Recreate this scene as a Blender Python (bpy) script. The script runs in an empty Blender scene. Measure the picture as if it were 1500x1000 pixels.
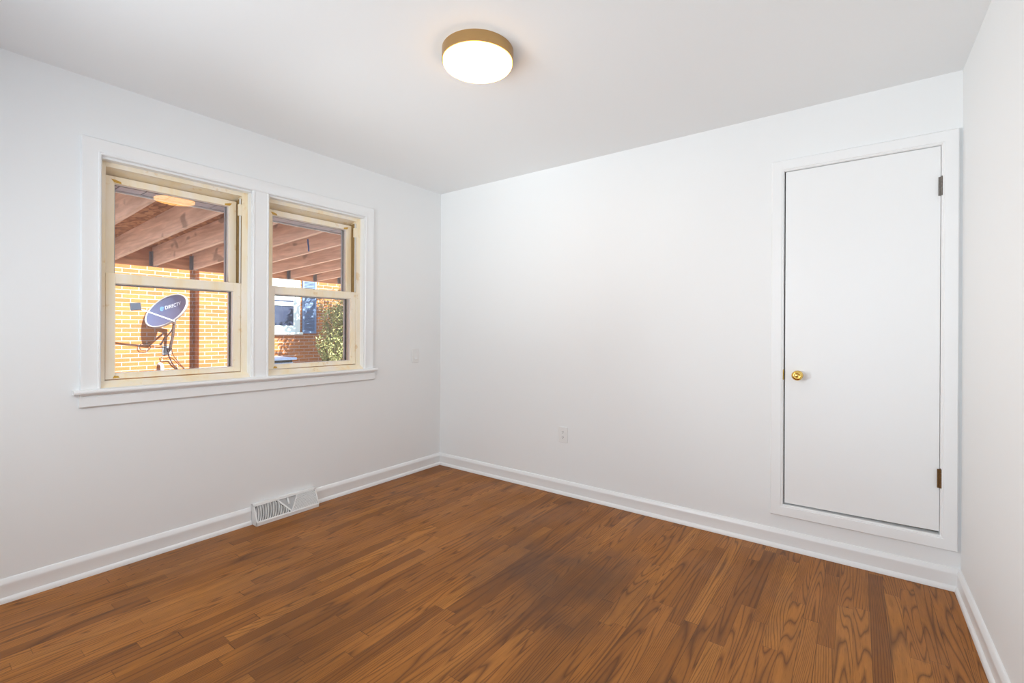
import bpy, bmesh, math, random
from mathutils import Vector, Matrix
random.seed(7)
S = bpy.context.scene
COL = S.collection

# ------------------------------------------------------------------ camera
cam_data = bpy.data.cameras.new('camera')
cam_data.sensor_width = 36.0
cam_data.lens = 678.96 / 1500 * 36
cam_data.shift_x = -5.88 / 1500
cam_data.shift_y = -16.25 / 1500
cam_data.clip_start = 0.02
cam = bpy.data.objects.new('camera', cam_data)
COL.objects.link(cam)
R = Vector((0.80660131, 0.59107625, 0.00481665))
U = Vector((-0.00388516, -0.00284704, 0.9999884))
F = Vector((-0.59108311, 0.80661066, 0.0))
M = Matrix.Identity(4)
for i in range(3):
    M[i][0], M[i][1], M[i][2] = R[i], U[i], -F[i]
M.translation = Vector((3.03511866, -2.98307217, 1.21112981))
cam.matrix_world = M
S.camera = cam

# ------------------------------------------------------------------ view and light
S.view_settings.view_transform = 'Standard'
S.view_settings.look = 'None'
S.view_settings.gamma = 1.0
S.view_settings.use_curve_mapping = False
S.view_settings.exposure = 0.09
S.cycles.max_bounces = 12
S.cycles.diffuse_bounces = 7
S.cycles.transparent_max_bounces = 16

world = bpy.data.worlds.new('daylight_sky')
S.world = world
world.use_nodes = True
bg = world.node_tree.nodes['Background']
bg.inputs['Color'].default_value = (0.72, 0.84, 1.0, 1)
bg.inputs['Strength'].default_value = 1.95


def add_light(name, kind, loc, rot, energy, color=(1, 1, 1), **kw):
    d = bpy.data.lights.new(name, kind)
    d.energy = energy
    d.color = color
    for k, v in kw.items():
        setattr(d, k, v)
    o = bpy.data.objects.new(name, d)
    o.location = loc
    o.rotation_euler = rot
    COL.objects.link(o)
    return o


# sun: light travels along -(1, .38, .8)
sun = add_light('sun', 'SUN', (3, 3, 8), (0, 0, 0), 18.5, (1.0, 0.94, 0.80), angle=0.009)
sun.rotation_euler = Vector((1.0, 0.38, 0.8)).to_track_quat('Z', 'Y').to_euler()
# colour of the added fill lights behind the camera
LC = (0.925, 0.975, 0.99)


def soft(name, loc, aim, energy, sx, sy, spread):
    o = add_light(name, 'AREA', loc, (0, 0, 0), energy, LC, shape='RECTANGLE', size=sx, size_y=sy, spread=math.radians(spread))
    o.rotation_euler = (-Vector(aim)).to_track_quat('Z', 'Y').to_euler()
    return o


soft('rear_fill_high', (1.45, -3.48, 1.62), (0, 1, 0.12), 7.4, 1.3, 0.9, 105)  # added area fill set in the rear opening, brightens the far wall
soft('rear_fill_low', (1.2, -3.2, 1.5), (0, 1, -0.5), 9.7, 1.0, 0.7, 180)  # added wide fill hanging inside the room, no source stands there
# added fill beams behind the camera, aimed across the room and at the ceiling
soft('cross_fill', (0.5, -3.1, 1.0), (2.9, 2.4, 0.4), 4.6, 0.4, 0.4, 60)
soft('ceiling_fill', (2.3, -3.15, 1.0), (-1.2, 2.7, 1.3), 1.2, 0.4, 0.3, 52)
soft('ceiling_fill', (0.9, -3.15, 1.0), (0.0, 2.6, 1.3), 1.35, 0.4, 0.3, 52)
soft('ceiling_fill', (1.2, -3.10, 1.0), (1.7, 2.5, 1.3), 0.75, 0.4, 0.3, 55)

# ------------------------------------------------------------------ helpers
W = 3.436
H = 2.44
REAR = -3.35


def tag(o, label=None, cat=None, group=None, kind=None):
    if label: o['label'] = label
    if cat: o['category'] = cat
    if group: o['group'] = group
    if kind: o['kind'] = kind
    return o


def thing(name, loc, label=None, cat=None, group=None, kind=None):
    o = bpy.data.objects.new(name, None)
    o.location = loc
    o.empty_display_size = 0.05
    COL.objects.link(o)
    return tag(o, label, cat, group, kind)


def root_loc(p):
    v = Vector((0, 0, 0))
    while p is not None:
        v += Vector(p.location)
        p = p.parent
    return v


class MB:
    def __init__(self):
        self.v = []
        self.f = []

    def add(self, vs, fs):
        n = len(self.v)
        self.v += [tuple(x) for x in vs]
        self.f += [tuple(i + n for i in f) for f in fs]
        return self

    def box(self, x0, x1, y0, y1, z0, z1):
        x0, x1 = sorted((x0, x1)); y0, y1 = sorted((y0, y1)); z0, z1 = sorted((z0, z1))
        vs = [(x0, y0, z0), (x1, y0, z0), (x1, y1, z0), (x0, y1, z0), (x0, y0, z1), (x1, y0, z1), (x1, y1, z1), (x0, y1, z1)]
        fs = [(0, 3, 2, 1), (4, 5, 6, 7), (0, 1, 5, 4), (1, 2, 6, 5), (2, 3, 7, 6), (3, 0, 4, 7)]
        return self.add(vs, fs)

    def hexa(self, bottom, top):
        vs = list(bottom) + list(top)
        return self.add(vs, [(0, 3, 2, 1), (4, 5, 6, 7), (0, 1, 5, 4), (1, 2, 6, 5), (2, 3, 7, 6), (3, 0, 4, 7)])

    def loft(self, rings, closed_path=False, caps=True):
        k = len(rings[0])
        vs = [q for r in rings for q in r]
        fs = []
        n = len(rings)
        for i in range(n if closed_path else n - 1):
            a, b = i * k, ((i + 1) % n) * k
            for j in range(k):
                j2 = (j + 1) % k
                fs.append((a + j, a + j2, b + j2, b + j))
        if caps and not closed_path:
            fs.append(tuple(range(k))[::-1])
            fs.append(tuple((n - 1) * k + j for j in range(k)))
        return self.add(vs, fs)

    def tube(self, pts, r, n=12, caps=True):
        pts = [Vector(q) for q in pts]
        rs = r if isinstance(r, (list, tuple)) else [r] * len(pts)
        rings = []
        up = Vector((0.13, 0.31, 0.94)).normalized()
        for i, q in enumerate(pts):
            t = (pts[min(i + 1, len(pts) - 1)] - pts[max(i - 1, 0)]).normalized()
            a = t.cross(up)
            if a.length < 1e-3: a = t.cross(Vector((1, 0, 0)))
            a.normalize()
            b = t.cross(a).normalized()
            rings.append([q + (a * math.cos(2 * math.pi * j / n) + b * math.sin(2 * math.pi * j / n)) * rs[i] for j in range(n)])
        return self.loft(rings, False, caps)

    def lathe(self, origin, axis, prof, n=48, caps=True):
        """prof: list of (distance along axis, radius)"""
        o = Vector(origin); ax = Vector(axis).normalized()
        a = ax.cross(Vector((0, 0, 1)))
        if a.length < 1e-3: a = Vector((1, 0, 0))
        a.normalize(); b = ax.cross(a)
        rings = [[o + ax * h + (a * math.cos(2 * math.pi * j / n) + b * math.sin(2 * math.pi * j / n)) * max(r, 1e-5) for j in range(n)] for h, r in prof]
        return self.loft(rings, False, caps)

    def frame(self, rect, prof, to3d, closed=True):
        """profile (w outward from opening, h off the wall) mitred round rect (a0,a1,b0,b1)"""
        a0, a1, b0, b1 = rect
        if closed:
            rings = [[to3d(a0 - w, b0 - w, h) for w, h in prof], [to3d(a0 - w, b1 + w, h) for w, h in prof],
                     [to3d(a1 + w, b1 + w, h) for w, h in prof], [to3d(a1 + w, b0 - w, h) for w, h in prof]]
            return self.loft(rings, True)
        rings = [[to3d(a0 - w, b0, h) for w, h in prof], [to3d(a0 - w, b1 + w, h) for w, h in prof],
                 [to3d(a1 + w, b1 + w, h) for w, h in prof], [to3d(a1 + w, b0, h) for w, h in prof]]
        return self.loft(rings, False)

    def build(self, name, mat, parent=None, smooth=False, bevel=0.0, seg=2, kind=None, auto=None):
        me = bpy.data.meshes.new(name)
        off = root_loc(parent)
        me.from_pydata([tuple(Vector(q) - off) for q in self.v], [], self.f)
        me.update()
        bm = bmesh.new(); bm.from_mesh(me)
        bmesh.ops.recalc_face_normals(bm, faces=bm.faces)
        bm.to_mesh(me); bm.free()
        if isinstance(mat, (list, tuple)):
            for m in mat: me.materials.append(m)
        else:
            me.materials.append(mat)
        for q in me.polygons: q.use_smooth = smooth
        o = bpy.data.objects.new(name, me)
        COL.objects.link(o)
        if parent is not None: o.parent = parent
        if bevel > 0:
            b = o.modifiers.new('bevel', 'BEVEL'); b.width = bevel; b.segments = seg; b.limit_method = 'ANGLE'; b.angle_limit = math.radians(35)
            for q in me.polygons: q.use_smooth = True
            b.harden_normals = True
        elif auto:
            me.set_sharp_from_angle(angle=math.radians(auto))
        if kind: o['kind'] = kind
        return o


# ------------------------------------------------------------------ materials
def new_mat(name):
    m = bpy.data.materials.new(name); m.use_nodes = True
    return m, m.node_tree, m.node_tree.nodes['Principled BSDF']


class G:
    """tiny node-graph writer"""
    def __init__(s, nt): s.nt = nt

    def n(s, typ, **kw):
        nd = s.nt.nodes.new(typ)
        for k, v in kw.items(): setattr(nd, k, v)
        return nd

    def put(s, sock, val):
        if isinstance(val, bpy.types.NodeSocket): s.nt.links.new(val, sock)
        elif val is not None: sock.default_value = val

    def m(s, op, a, b=None, c=None, clamp=False):
        nd = s.n('ShaderNodeMath', operation=op, use_clamp=clamp)
        for i, q in enumerate((a, b, c)):
            if q is not None: s.put(nd.inputs[i], q)
        return nd.outputs[0]

    def xyz(s, x, y, z):
        nd = s.n('ShaderNodeCombineXYZ')
        for i, q in enumerate((x, y, z)): s.put(nd.inputs[i], q)
        return nd.outputs[0]

    def pos(s):
        g = s.n('ShaderNodeNewGeometry')
        sp = s.n('ShaderNodeSeparateXYZ'); s.nt.links.new(g.outputs['Position'], sp.inputs[0])
        return g.outputs['Position'], sp.outputs[0], sp.outputs[1], sp.outputs[2]

    def noise(s, vec, scale=5.0, detail=2.0, rough=0.5, dist=0.0):
        nd = s.n('ShaderNodeTexNoise')
        s.put(nd.inputs['Vector'], vec); nd.inputs['Scale'].default_value = scale
        nd.inputs['Detail'].default_value = detail; nd.inputs['Roughness'].default_value = rough
        nd.inputs['Distortion'].default_value = dist
        return nd.outputs[0]

    def ramp(s, fac, stops, interp='LINEAR'):
        nd = s.n('ShaderNodeValToRGB'); s.put(nd.inputs[0], fac)
        cr = nd.color_ramp; cr.interpolation = interp
        while len(cr.elements) < len(stops): cr.elements.new(0.5)
        for e, (p_, c) in zip(cr.elements, stops):
            e.position = p_; e.color = (*c, 1) if len(c) == 3 else c
        return nd.outputs[0]

    def mix(s, fac, a, b, mode='MIX'):
        nd = s.n('ShaderNodeMix', data_type='RGBA', blend_type=mode)
        s.put(nd.inputs[0], fac)
        for i, q in ((6, a), (7, b)):
            if not isinstance(q, bpy.types.NodeSocket): q = (*q, 1) if len(q) == 3 else q
            s.put(nd.inputs[i], q)
        return nd.outputs[2]

    def rng(s, v, a, b, c=0.0, d=1.0):
        nd = s.n('ShaderNodeMapRange'); s.put(nd.inputs[0], v)
        for i, q in enumerate((a, b, c, d)): nd.inputs[i + 1].default_value = q
        return nd.outputs[0]

    def bump(s, h, strength=0.1, dist=0.01):
        nd = s.n('ShaderNodeBump'); nd.inputs['Strength'].default_value = strength
        nd.inputs['Distance'].default_value = dist; s.put(nd.inputs['Height'], h)
        return nd.outputs[0]


def paint(name, col, rough=0.5, var=0.02, scale=3.0, bump=0.0, metal=0.0, spec=0.5, bscale=220.0):
    m, nt, b = new_mat(name); g = G(nt)
    p_, x, y, z = g.pos()
    nz = g.noise(p_, scale, 3.0)
    lo = tuple(c * (1 - var) for c in col); hi = tuple(min(1, c * (1 + var)) for c in col)
    nt.links.new(g.mix(nz, lo, hi), b.inputs['Base Color'])
    b.inputs['Roughness'].default_value = rough
    b.inputs['Metallic'].default_value = metal
    b.inputs['Specular IOR Level'].default_value = spec
    if bump > 0:
        nt.links.new(g.bump(g.noise(p_, bscale, 2.0), bump, 0.001), b.inputs['Normal'])
    return m


M_wall = paint('wall_paint', (0.842, 0.855, 0.856), 0.62, 0.006, 1.2, 0.08, spec=0.3)
M_ceil = paint('ceiling_paint', (0.868, 0.882, 0.886), 0.8, 0.005, 1.0, 0.06, spec=0.2)
M_trim = paint('trim_gloss_paint', (0.862, 0.875, 0.876), 0.28, 0.006, 6.0, 0.03)
M_plate = paint('white_plastic', (0.83, 0.83, 0.82), 0.25, 0.004, 10.0)
M_dark = paint('dark_slot', (0.02, 0.018, 0.016), 0.7)
M_brass = paint('polished_brass', (0.85, 0.58, 0.16), 0.14, 0.05, 40.0, metal=1.0)
M_lampbrass = paint('satin_brass_band', (0.54, 0.35, 0.16), 0.30, 0.02, 8.0, metal=1.0)
M_hinge1 = paint('tarnished_steel', (0.22, 0.20, 0.18), 0.35, 0.45, 140.0, metal=0.8)
M_hinge2 = paint('rusty_bronze', (0.16, 0.085, 0.03), 0.45, 0.5, 160.0, metal=0.7)
M_vent = paint('vent_enamel', (0.82, 0.82, 0.81), 0.3, 0.01, 10.0)
M_alu = paint('storm_aluminium', (0.42, 0.47, 0.56), 0.35, 0.05, 20.0, metal=0.2)
M_gasket = paint('black_gasket', (0.015, 0.013, 0.02), 0.6)
M_blindwhite = paint('exterior_white_paint', (0.88, 0.88, 0.90), 0.5, 0.03, 9.0)
M_track = paint('white_vinyl_track', (0.80, 0.80, 0.76), 0.3, 0.02, 20.0)
M_lintel = paint('grey_painted_brick', (0.62, 0.58, 0.68), 0.7, 0.15, 18.0, 0.2, bscale=60)
M_mortar = paint('dark_mortar', (0.06, 0.055, 0.06), 0.9, 0.2, 30.0)
M_concrete = paint('concrete_ground', (0.55, 0.52, 0.48), 0.9, 0.12, 2.0, 0.2, bscale=30)
M_steel = paint('galvanised_steel', (0.30, 0.31, 0.35), 0.4, 0.3, 90.0, metal=0.6)
M_dish = paint('dish_grey_blue', (0.085, 0.105, 0.215), 0.45, 0.05, 9.0)
M_dishrim = paint('dish_rim_white', (0.42, 0.43, 0.47), 0.4, 0.03, 9.0)
M_logo = paint('pale_blue_print', (0.75, 0.85, 1.0), 0.5, 0.02, 9.0)
M_logo2 = paint('sky_blue_print', (0.16, 0.36, 0.80), 0.5, 0.02, 9.0)
M_lnb = paint('lnb_grey_plastic', (0.035, 0.045, 0.075), 0.5, 0.05, 9.0)
M_mast = paint('weathered_mast_steel', (0.10, 0.065, 0.06), 0.5, 0.35, 50.0, metal=0.3)
M_cable = paint('black_cable', (0.03, 0.015, 0.02), 0.5)
M_pipe = paint('white_pvc', (0.72, 0.76, 0.86), 0.4, 0.03, 10.0)
M_acblue = paint('pale_blue_enamel', (0.35, 0.50, 0.80), 0.45, 0.05, 7.0)
M_shutter = paint('blue_grey_shutter_paint', (0.15, 0.23, 0.42), 0.5, 0.10, 12.0)
M_hwin = paint('house_window_white', (0.66, 0.76, 0.80), 0.5, 0.03, 6.0)
M_tape = paint('blue_tape', (0.02, 0.10, 0.42), 0.6, 0.05, 30.0)


def cream_mat():
    m, nt, b = new_mat('aged_cream_varnish'); g = G(nt)
    p_, x, y, z = g.pos()
    n1 = g.noise(g.xyz(g.m('MULTIPLY', x, 9.0), g.m('MULTIPLY', y, 9.0), g.m('MULTIPLY', z, 2.0)), 1.0, 4.0, 0.6)
    c = g.ramp(n1, [(0.30, (0.93, 0.73, 0.43)), (0.44, (0.95, 0.84, 0.63)), (0.66, (0.95, 0.88, 0.77))])
    n2 = g.noise(p_, 14.0, 3.0, 0.6)
    st = g.ramp(n2, [(0.64, (0, 0, 0)), (0.72, (1, 1, 1))])
    c = g.mix(g.m('MULTIPLY', st, 0.45), c, (0.70, 0.42, 0.08))
    nt.links.new(c, b.inputs['Base Color'])
    b.inputs['Roughness'].default_value = 0.35
    return m


M_cream = cream_mat()
M_gap = paint('brown_jamb_gap', (0.30, 0.19, 0.07), 0.7, 0.3, 30.0)
M_stain = paint('amber_corner_stain', (0.62, 0.36, 0.05), 0.4, 0.2, 60.0)


def glass_mat():
    m = bpy.data.materials.new('window_glass'); m.use_nodes = True
    nt = m.node_tree; nt.nodes.clear(); g = G(nt)
    out = g.n('ShaderNodeOutputMaterial'); mx = g.n('ShaderNodeMixShader')
    tr = g.n('ShaderNodeBsdfTransparent'); gl = g.n('ShaderNodeBsdfGlossy')
    gl.inputs['Roughness'].default_value = 0.0
    tr.inputs['Color'].default_value = (0.95, 0.97, 0.97, 1)
    fr = g.n('ShaderNodeFresnel'); fr.inputs['IOR'].default_value = 1.5
    nt.links.new(fr.outputs[0], mx.inputs[0]); nt.links.new(tr.outputs[0], mx.inputs[1])
    nt.links.new(gl.outputs[0], mx.inputs[2]); nt.links.new(mx.outputs[0], out.inputs[0])
    return m


M_glass = glass_mat()


def house_glass():
    m, nt, b = new_mat('dark_reflecting_glass'); g = G(nt)
    b.inputs['Base Color'].default_value = (0.035, 0.045, 0.09, 1)
    b.inputs['Roughness'].default_value = 0.05
    b.inputs['Specular IOR Level'].default_value = 0.8
    return m


M_hglass = house_glass()


def diffuser_mat():
    m, nt, b = new_mat('glowing_diffuser')
    b.inputs['Base Color'].default_value = (0.9, 0.88, 0.84, 1)
    b.inputs['Emission Color'].default_value = (1.0, 0.52, 0.135, 1)
    b.inputs['Emission Strength'].default_value = 12.0
    return m


M_diff = diffuser_mat()


def brick_mat():
    m, nt, b = new_mat('red_brick'); g = G(nt)
    p_, x, y, z = g.pos()
    vec = g.xyz(g.m('ADD', x, y), z, 0.0)
    br = g.n('ShaderNodeTexBrick', offset=0.5, squash=1.0)
    nt.links.new(vec, br.inputs['Vector'])
    br.inputs['Color1'].default_value = (0.31, 0.104, 0.028, 1)
    br.inputs['Color2'].default_value = (0.42, 0.162, 0.042, 1)
    br.inputs['Mortar'].default_value = (0.40, 0.32, 0.31, 1)
    br.inputs['Scale'].default_value = 1.0
    br.inputs['Brick Width'].default_value = 0.214
    br.inputs['Row Height'].default_value = 0.0677
    br.inputs['Mortar Size'].default_value = 0.0075
    br.inputs['Mortar Smooth'].default_value = 0.2
    c = g.mix(g.m('MULTIPLY', g.noise(p_, 25.0, 3.0), 0.35), br.outputs['Color'], (0.26, 0.085, 0.028))
    nt.links.new(c, b.inputs['Base Color'])
    b.inputs['Roughness'].default_value = 0.85
    nt.links.new(g.bump(g.m('SUBTRACT', 1.0, br.outputs['Fac']), 0.5, 0.008), b.inputs['Normal'])
    return m


M_brick = brick_mat()


def lumber_mat(name, base, dark, axis=0, seed=0.0):
    m, nt, b = new_mat(name); g = G(nt)
    p_, x, y, z = g.pos()
    ax = [x, y, z]
    sc = [26.0, 26.0, 26.0]; sc[axis] = 2.2
    vec = g.xyz(*[g.m('MULTIPLY_ADD', a, s_, seed) for a, s_ in zip(ax, sc)])
    n1 = g.noise(vec, 1.0, 3.0, 0.6, 0.4)
    c = g.ramp(n1, [(0.3, dark), (0.55, base), (0.75, tuple(min(1, q * 1.25) for q in base))])
    kn = g.noise(g.xyz(*[g.m('MULTIPLY', a, s_) for a, s_ in zip(ax, [7.0 if i != axis else 4.0 for i in range(3)])]), 1.0, 1.0)
    k = g.ramp(kn, [(0.66, (0, 0, 0)), (0.73, (1, 1, 1))])
    c = g.mix(g.m('MULTIPLY', k, 0.6), c, tuple(q * 0.35 for q in dark))
    nt.links.new(c, b.inputs['Base Color'])
    b.inputs['Roughness'].default_value = 0.7
    return m


M_joist = lumber_mat('sawn_rafter_lumber', (0.74, 0.53, 0.43), (0.56, 0.37, 0.28), 0, 3.0)
M_rim = lumber_mat('sawn_fascia_lumber', (0.60, 0.30, 0.17), (0.42, 0.19, 0.10), 1, 9.0)


def osb_mat():
    m, nt, b = new_mat('strand_board'); g = G(nt)
    p_, x, y, z = g.pos()
    v = g.n('ShaderNodeTexVoronoi'); v.inputs['Scale'].default_value = 1.0
    wob = g.m('MULTIPLY', g.noise(p_, 9.0, 2.0), 3.0)
    nt.links.new(g.xyz(g.m('MULTIPLY_ADD', x, 16.0, wob), g.m('MULTIPLY_ADD', y, 38.0, wob), z), v.inputs['Vector'])
    sp = g.n('ShaderNodeSeparateColor'); nt.links.new(v.outputs['Color'], sp.inputs[0])
    c = g.ramp(sp.outputs[0], [(0.0, (0.26, 0.11, 0.045)), (0.5, (0.45, 0.21, 0.09)), (1.0, (0.66, 0.38, 0.19))])
    nt.links.new(c, b.inputs['Base Color']); b.inputs['Roughness'].default_value = 0.8
    return m


M_osb = osb_mat()


def leaf_mat(name, c1, c2, c3):
    m, nt, b = new_mat(name); g = G(nt)
    p_, x, y, z = g.pos()
    n1 = g.noise(p_, 21.0, 2.0)
    nt.links.new(g.ramp(n1, [(0.3, c1), (0.5, c2), (0.7, c3)]), b.inputs['Base Color'])
    b.inputs['Roughness'].default_value = 0.5
    b.inputs['Transmission Weight'].default_value = 0.0
    return m


M_leaf = leaf_mat('yellow_green_leaves', (0.08, 0.11, 0.035), (0.23, 0.25, 0.095), (0.44, 0.41, 0.22))
M_leaf2 = leaf_mat('tree_leaves', (0.07, 0.12, 0.03), (0.16, 0.24, 0.06), (0.30, 0.34, 0.10))
M_bark = paint('grey_brown_bark', (0.16, 0.12, 0.09), 0.9, 0.3, 20.0, 0.4, bscale=40)


def floor_mat():
    m, nt, b = new_mat('stained_oak_strip_floor'); g = G(nt)
    p_, x, y, z = g.pos()
    w = 0.0572
    xs = g.m('DIVIDE', x, w)
    i = g.m('FLOOR', xs); fx = g.m('FRACT', xs)
    wn = g.n('ShaderNodeTexWhiteNoise', noise_dimensions='1D'); nt.links.new(i, wn.inputs['W'])
    ri = wn.outputs['Value']
    ln = g.m('MULTIPLY_ADD', ri, 0.5, 0.55)
    yy = g.m('ADD', g.m('DIVIDE', y, ln), g.m('MULTIPLY', ri, 37.7))
    j = g.m('FLOOR', yy); fy = g.m('FRACT', yy)
    wn2 = g.n('ShaderNodeTexWhiteNoise', noise_dimensions='2D'); nt.links.new(g.xyz(i, j, 0.0), wn2.inputs['Vector'])
    r2 = wn2.outputs['Value']
    sc = g.n('ShaderNodeSeparateColor'); nt.links.new(wn2.outputs['Color'], sc.inputs[0])
    ra, rb, rc = sc.outputs
    # cathedral figure: contour lines of a stretched noise, different on every board
    vec = g.xyz(g.m('MULTIPLY_ADD', x, 12.0, g.m('MULTIPLY', ra, 60.0)), g.m('MULTIPLY_ADD', y, 0.75, g.m('MULTIPLY', rb, 60.0)), g.m('MULTIPLY', rc, 40.0))
    n1 = g.noise(vec, 1.0, 1.2, 0.4, 0.22)
    dens = g.m('MULTIPLY_ADD', ra, 38.0, 30.0)
    straight = g.m('MULTIPLY', g.m('GREATER_THAN', rb, 0.55), g.m('MULTIPLY', x, 380.0))
    rings = g.m('POWER', g.m('ABSOLUTE', g.m('SINE', g.m('ADD', g.m('MULTIPLY', n1, dens), straight))), 0.7)
    # fine pores
    n2 = g.noise(g.xyz(g.m('MULTIPLY', x, 420.0), g.m('MULTIPLY', y, 14.0), ra), 1.0, 2.0, 0.6)
    n3 = g.noise(g.xyz(g.m('MULTIPLY', x, 60.0), g.m('MULTIPLY', y, 5.0), rb), 1.0, 3.0, 0.6)
    base = g.ramp(r2, [(0.0, (0.265, 0.095, 0.018)), (0.30, (0.390, 0.146, 0.026)), (0.7, (0.430, 0.162, 0.030)), (1.0, (0.490, 0.196, 0.038))])
    c = g.mix(g.rng(rings, 0.0, 0.80, 0.80, 0.0), base, (0.085, 0.028, 0.009))
    c = g.mix(g.rng(n2, 0.55, 0.75, 0.0, 0.45), c, (0.06, 0.022, 0.008))
    c = g.mix(g.rng(n3, 0.35, 0.7, 0.25, 0.0), c, (0.09, 0.036, 0.014))
    # old blotchy stain
    bl = g.noise(g.xyz(g.m('MULTIPLY', x, 1.6), g.m('MULTIPLY', y, 1.2), 4.2), 1.0, 3.0, 0.6)
    c = g.mix(g.rng(bl, 0.50, 0.72, 0.0, 0.45), c, (0.115, 0.050, 0.022))
    dx = g.m('DIVIDE', g.m('SUBTRACT', x, 1.86), 0.42); dy = g.m('DIVIDE', g.m('SUBTRACT', y, -1.02), 0.48)
    dd = g.m('ADD', g.m('MULTIPLY', dx, dx), g.m('MULTIPLY', dy, dy))
    dd = g.m('ADD', dd, g.m('MULTIPLY', g.m('SUBTRACT', g.noise(p_, 5.0, 3.0), 0.5), 1.6))
    c = g.mix(g.rng(dd, 0.0, 1.25, 0.66, 0.0), c, (0.080, 0.036, 0.020))
    # joints
    e = g.m('MINIMUM', fx, g.m('SUBTRACT', 1.0, fx))
    ey = g.m('MULTIPLY', g.m('MINIMUM', fy, g.m('SUBTRACT', 1.0, fy)), g.m('DIVIDE', ln, w))
    jr = g.m('MINIMUM', g.rng(e, 0.004, 0.020, 0.0, 1.0), g.rng(ey, 0.006, 0.024, 0.0, 1.0))
    wide = g.m('MULTIPLY_ADD', g.m('GREATER_THAN', ri, 0.72), 0.50, 0.48)
    c = g.mix(g.m('MULTIPLY', g.m('SUBTRACT', 1.0, jr), wide), c, (0.012, 0.005, 0.003))
    # a few pale scuffs
    nt.links.new(c, b.inputs['Base Color'])
    nt.links.new(g.rng(g.noise(p_, 2.5, 3.0), 0.3, 0.7, 0.33, 0.50), b.inputs['Roughness'])
    b.inputs['Specular IOR Level'].default_value = 0.22
    nt.links.new(g.bump(g.m('ADD', jr, g.m('MULTIPLY', rings, 0.08)), 0.25, 0.001), b.inputs['Normal'])
    return m


M_floor = floor_mat()

# ------------------------------------------------------------------ room shell
MB().box(-0.3, W + 0.15, REAR - 0.15, 0.12, -0.12, 0.0).build('floor', M_floor, kind='structure')
MB().box(-0.3, W + 0.15, REAR - 0.15, 0.9, H, H + 0.12).build('ceiling', M_ceil, kind='structure')

# window wall (x = 0 face), one wide opening split by the mullion post
OY0, OY1, MY0, MY1 = -2.345, -0.81, -1.630, -1.530
OZ0, OZ1 = 0.89, 2.064
w = MB()
w.box(-0.15, 0, REAR - 0.15, OY0, 0, H); w.box(-0.15, 0, OY1, 0.12, 0, H)
w.box(-0.15, 0, OY0, OY1, 0, OZ0); w.box(-0.15, 0, OY0, OY1, OZ1, H)
w.box(-0.15, 0, MY0, MY1, OZ0, OZ1)
w.build('wall_left', M_wall, kind='structure')

# back wall (y = 0 face) with the cupboard-door opening
DX0, DX1, DZ0, DZ1 = 2.711, 3.362, 0.247, 2.104
w = MB()
w.box(0, DX0, 0, 0.12, 0, H); w.box(DX1, W + 0.15, 0, 0.12, 0, H)
w.box(DX0, DX1, 0, 0.12, 0, DZ0); w.box(DX0, DX1, 0, 0.12, DZ1, H)
w.box(DX0 - 0.05, DX1 + 0.1, 0.75, 0.80, 0, H); w.box(DX0 - 0.1, DX0 - 0.05, 0.12, 0.8, 0, H)
w.box(DX1 + 0.1, DX1 + 0.15, 0.12, 0.8, 0, H); w.box(DX0 - 0.1, DX1 + 0.15, 0.12, 0.8, -0.05, 0)
w.build('wall_back', M_wall, kind='structure')
MB().box(W, W + 0.15, REAR - 0.15, 0, 0, H).build('wall_right', M_wall, kind='structure')
# unseen wall behind the camera, with openings added to let light in
w = MB()
w.box(0, 0.60, REAR - 0.1, REAR, 0, H); w.box(2.10, 2.60, REAR - 0.1, REAR, 0, H)
w.box(0.60, 2.10, REAR - 0.1, REAR, 0, 1.05); w.box(0.60, 2.10, REAR - 0.1, REAR, 2.18, H)
w.box(2.60, W, REAR - 0.1, REAR, 2.1, H)
w.build('wall_rear', M_wall, kind='structure')

# skirting with shoe moulding
BP = [(0, 0), (0, 0.104), (0.004, 0.1035), (0.0075, 0.100), (0.010, 0.093), (0.0145, 0.086), (0.0155, 0.078), (0.0135, 0.070), (0.0135, 0.024), (0.017, 0.022), (0.0215, 0.016), (0.024, 0.007), (0.024, 0)]


def skirting(name, fn_a, fn_b):
    w = MB(); w.loft([[fn_a(d, z) for d, z in BP], [fn_b(d, z) for d, z in BP]])
    return w.build(name, M_trim, smooth=True, kind='structure', auto=40)


skirting('baseboard_left', lambda d, z: (d, -1.215, z), lambda d, z: (d, -d, z))
skirting('baseboard_left', lambda d, z: (d, REAR, z), lambda d, z: (d, -1.630, z))
skirting('baseboard_back', lambda d, z: (d, -d, z), lambda d, z: (W - d, -d, z))
skirting('baseboard_right', lambda d, z: (W - d, -d, z), lambda d, z: (W - d, REAR, z))

# ------------------------------------------------------------------ window trim
CP = [(0, 0), (0, 0.014), (0.004, 0.018), (0.010, 0.018), (0.013, 0.014), (0.050, 0.014), (0.066, 0.019), (0.073, 0.019), (0.076, 0.015), (0.076, 0)]
tr = thing('trim_1', (0, -1.58, 0.9), kind='structure')
tw = MB()
tw.frame((OY0, OY1, 0.912, 2.072), CP, lambda a, b, h: (h, a, b), closed=False)
tw.build('window_casing', M_trim, tr, smooth=True, auto=30)
mp = [(0.0, 0), (0.0, 0.014), (0.004, 0.018), (0.010, 0.018), (0.013, 0.014), (0.087, 0.014), (0.090, 0.018), (0.096, 0.018), (0.100, 0.014), (0.100, 0)]
MB().loft([[(h, MY0 + a, z) for a, h in mp] for z in (0.912, 2.072)]).build('mullion_casing', M_trim, tr, smooth=True, auto=30)
SP = [(-0.02, 0.890), (0.028, 0.890), (0.036, 0.892), (0.040, 0.898), (0.040, 0.905), (0.037, 0.910), (0.032, 0.912), (-0.02, 0.914)]
MB().loft([[(h, y, z) for h, z in SP] for y in (-2.447, -0.709)]).build('window_stool', M_trim, tr, smooth=True, auto=35)
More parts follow.
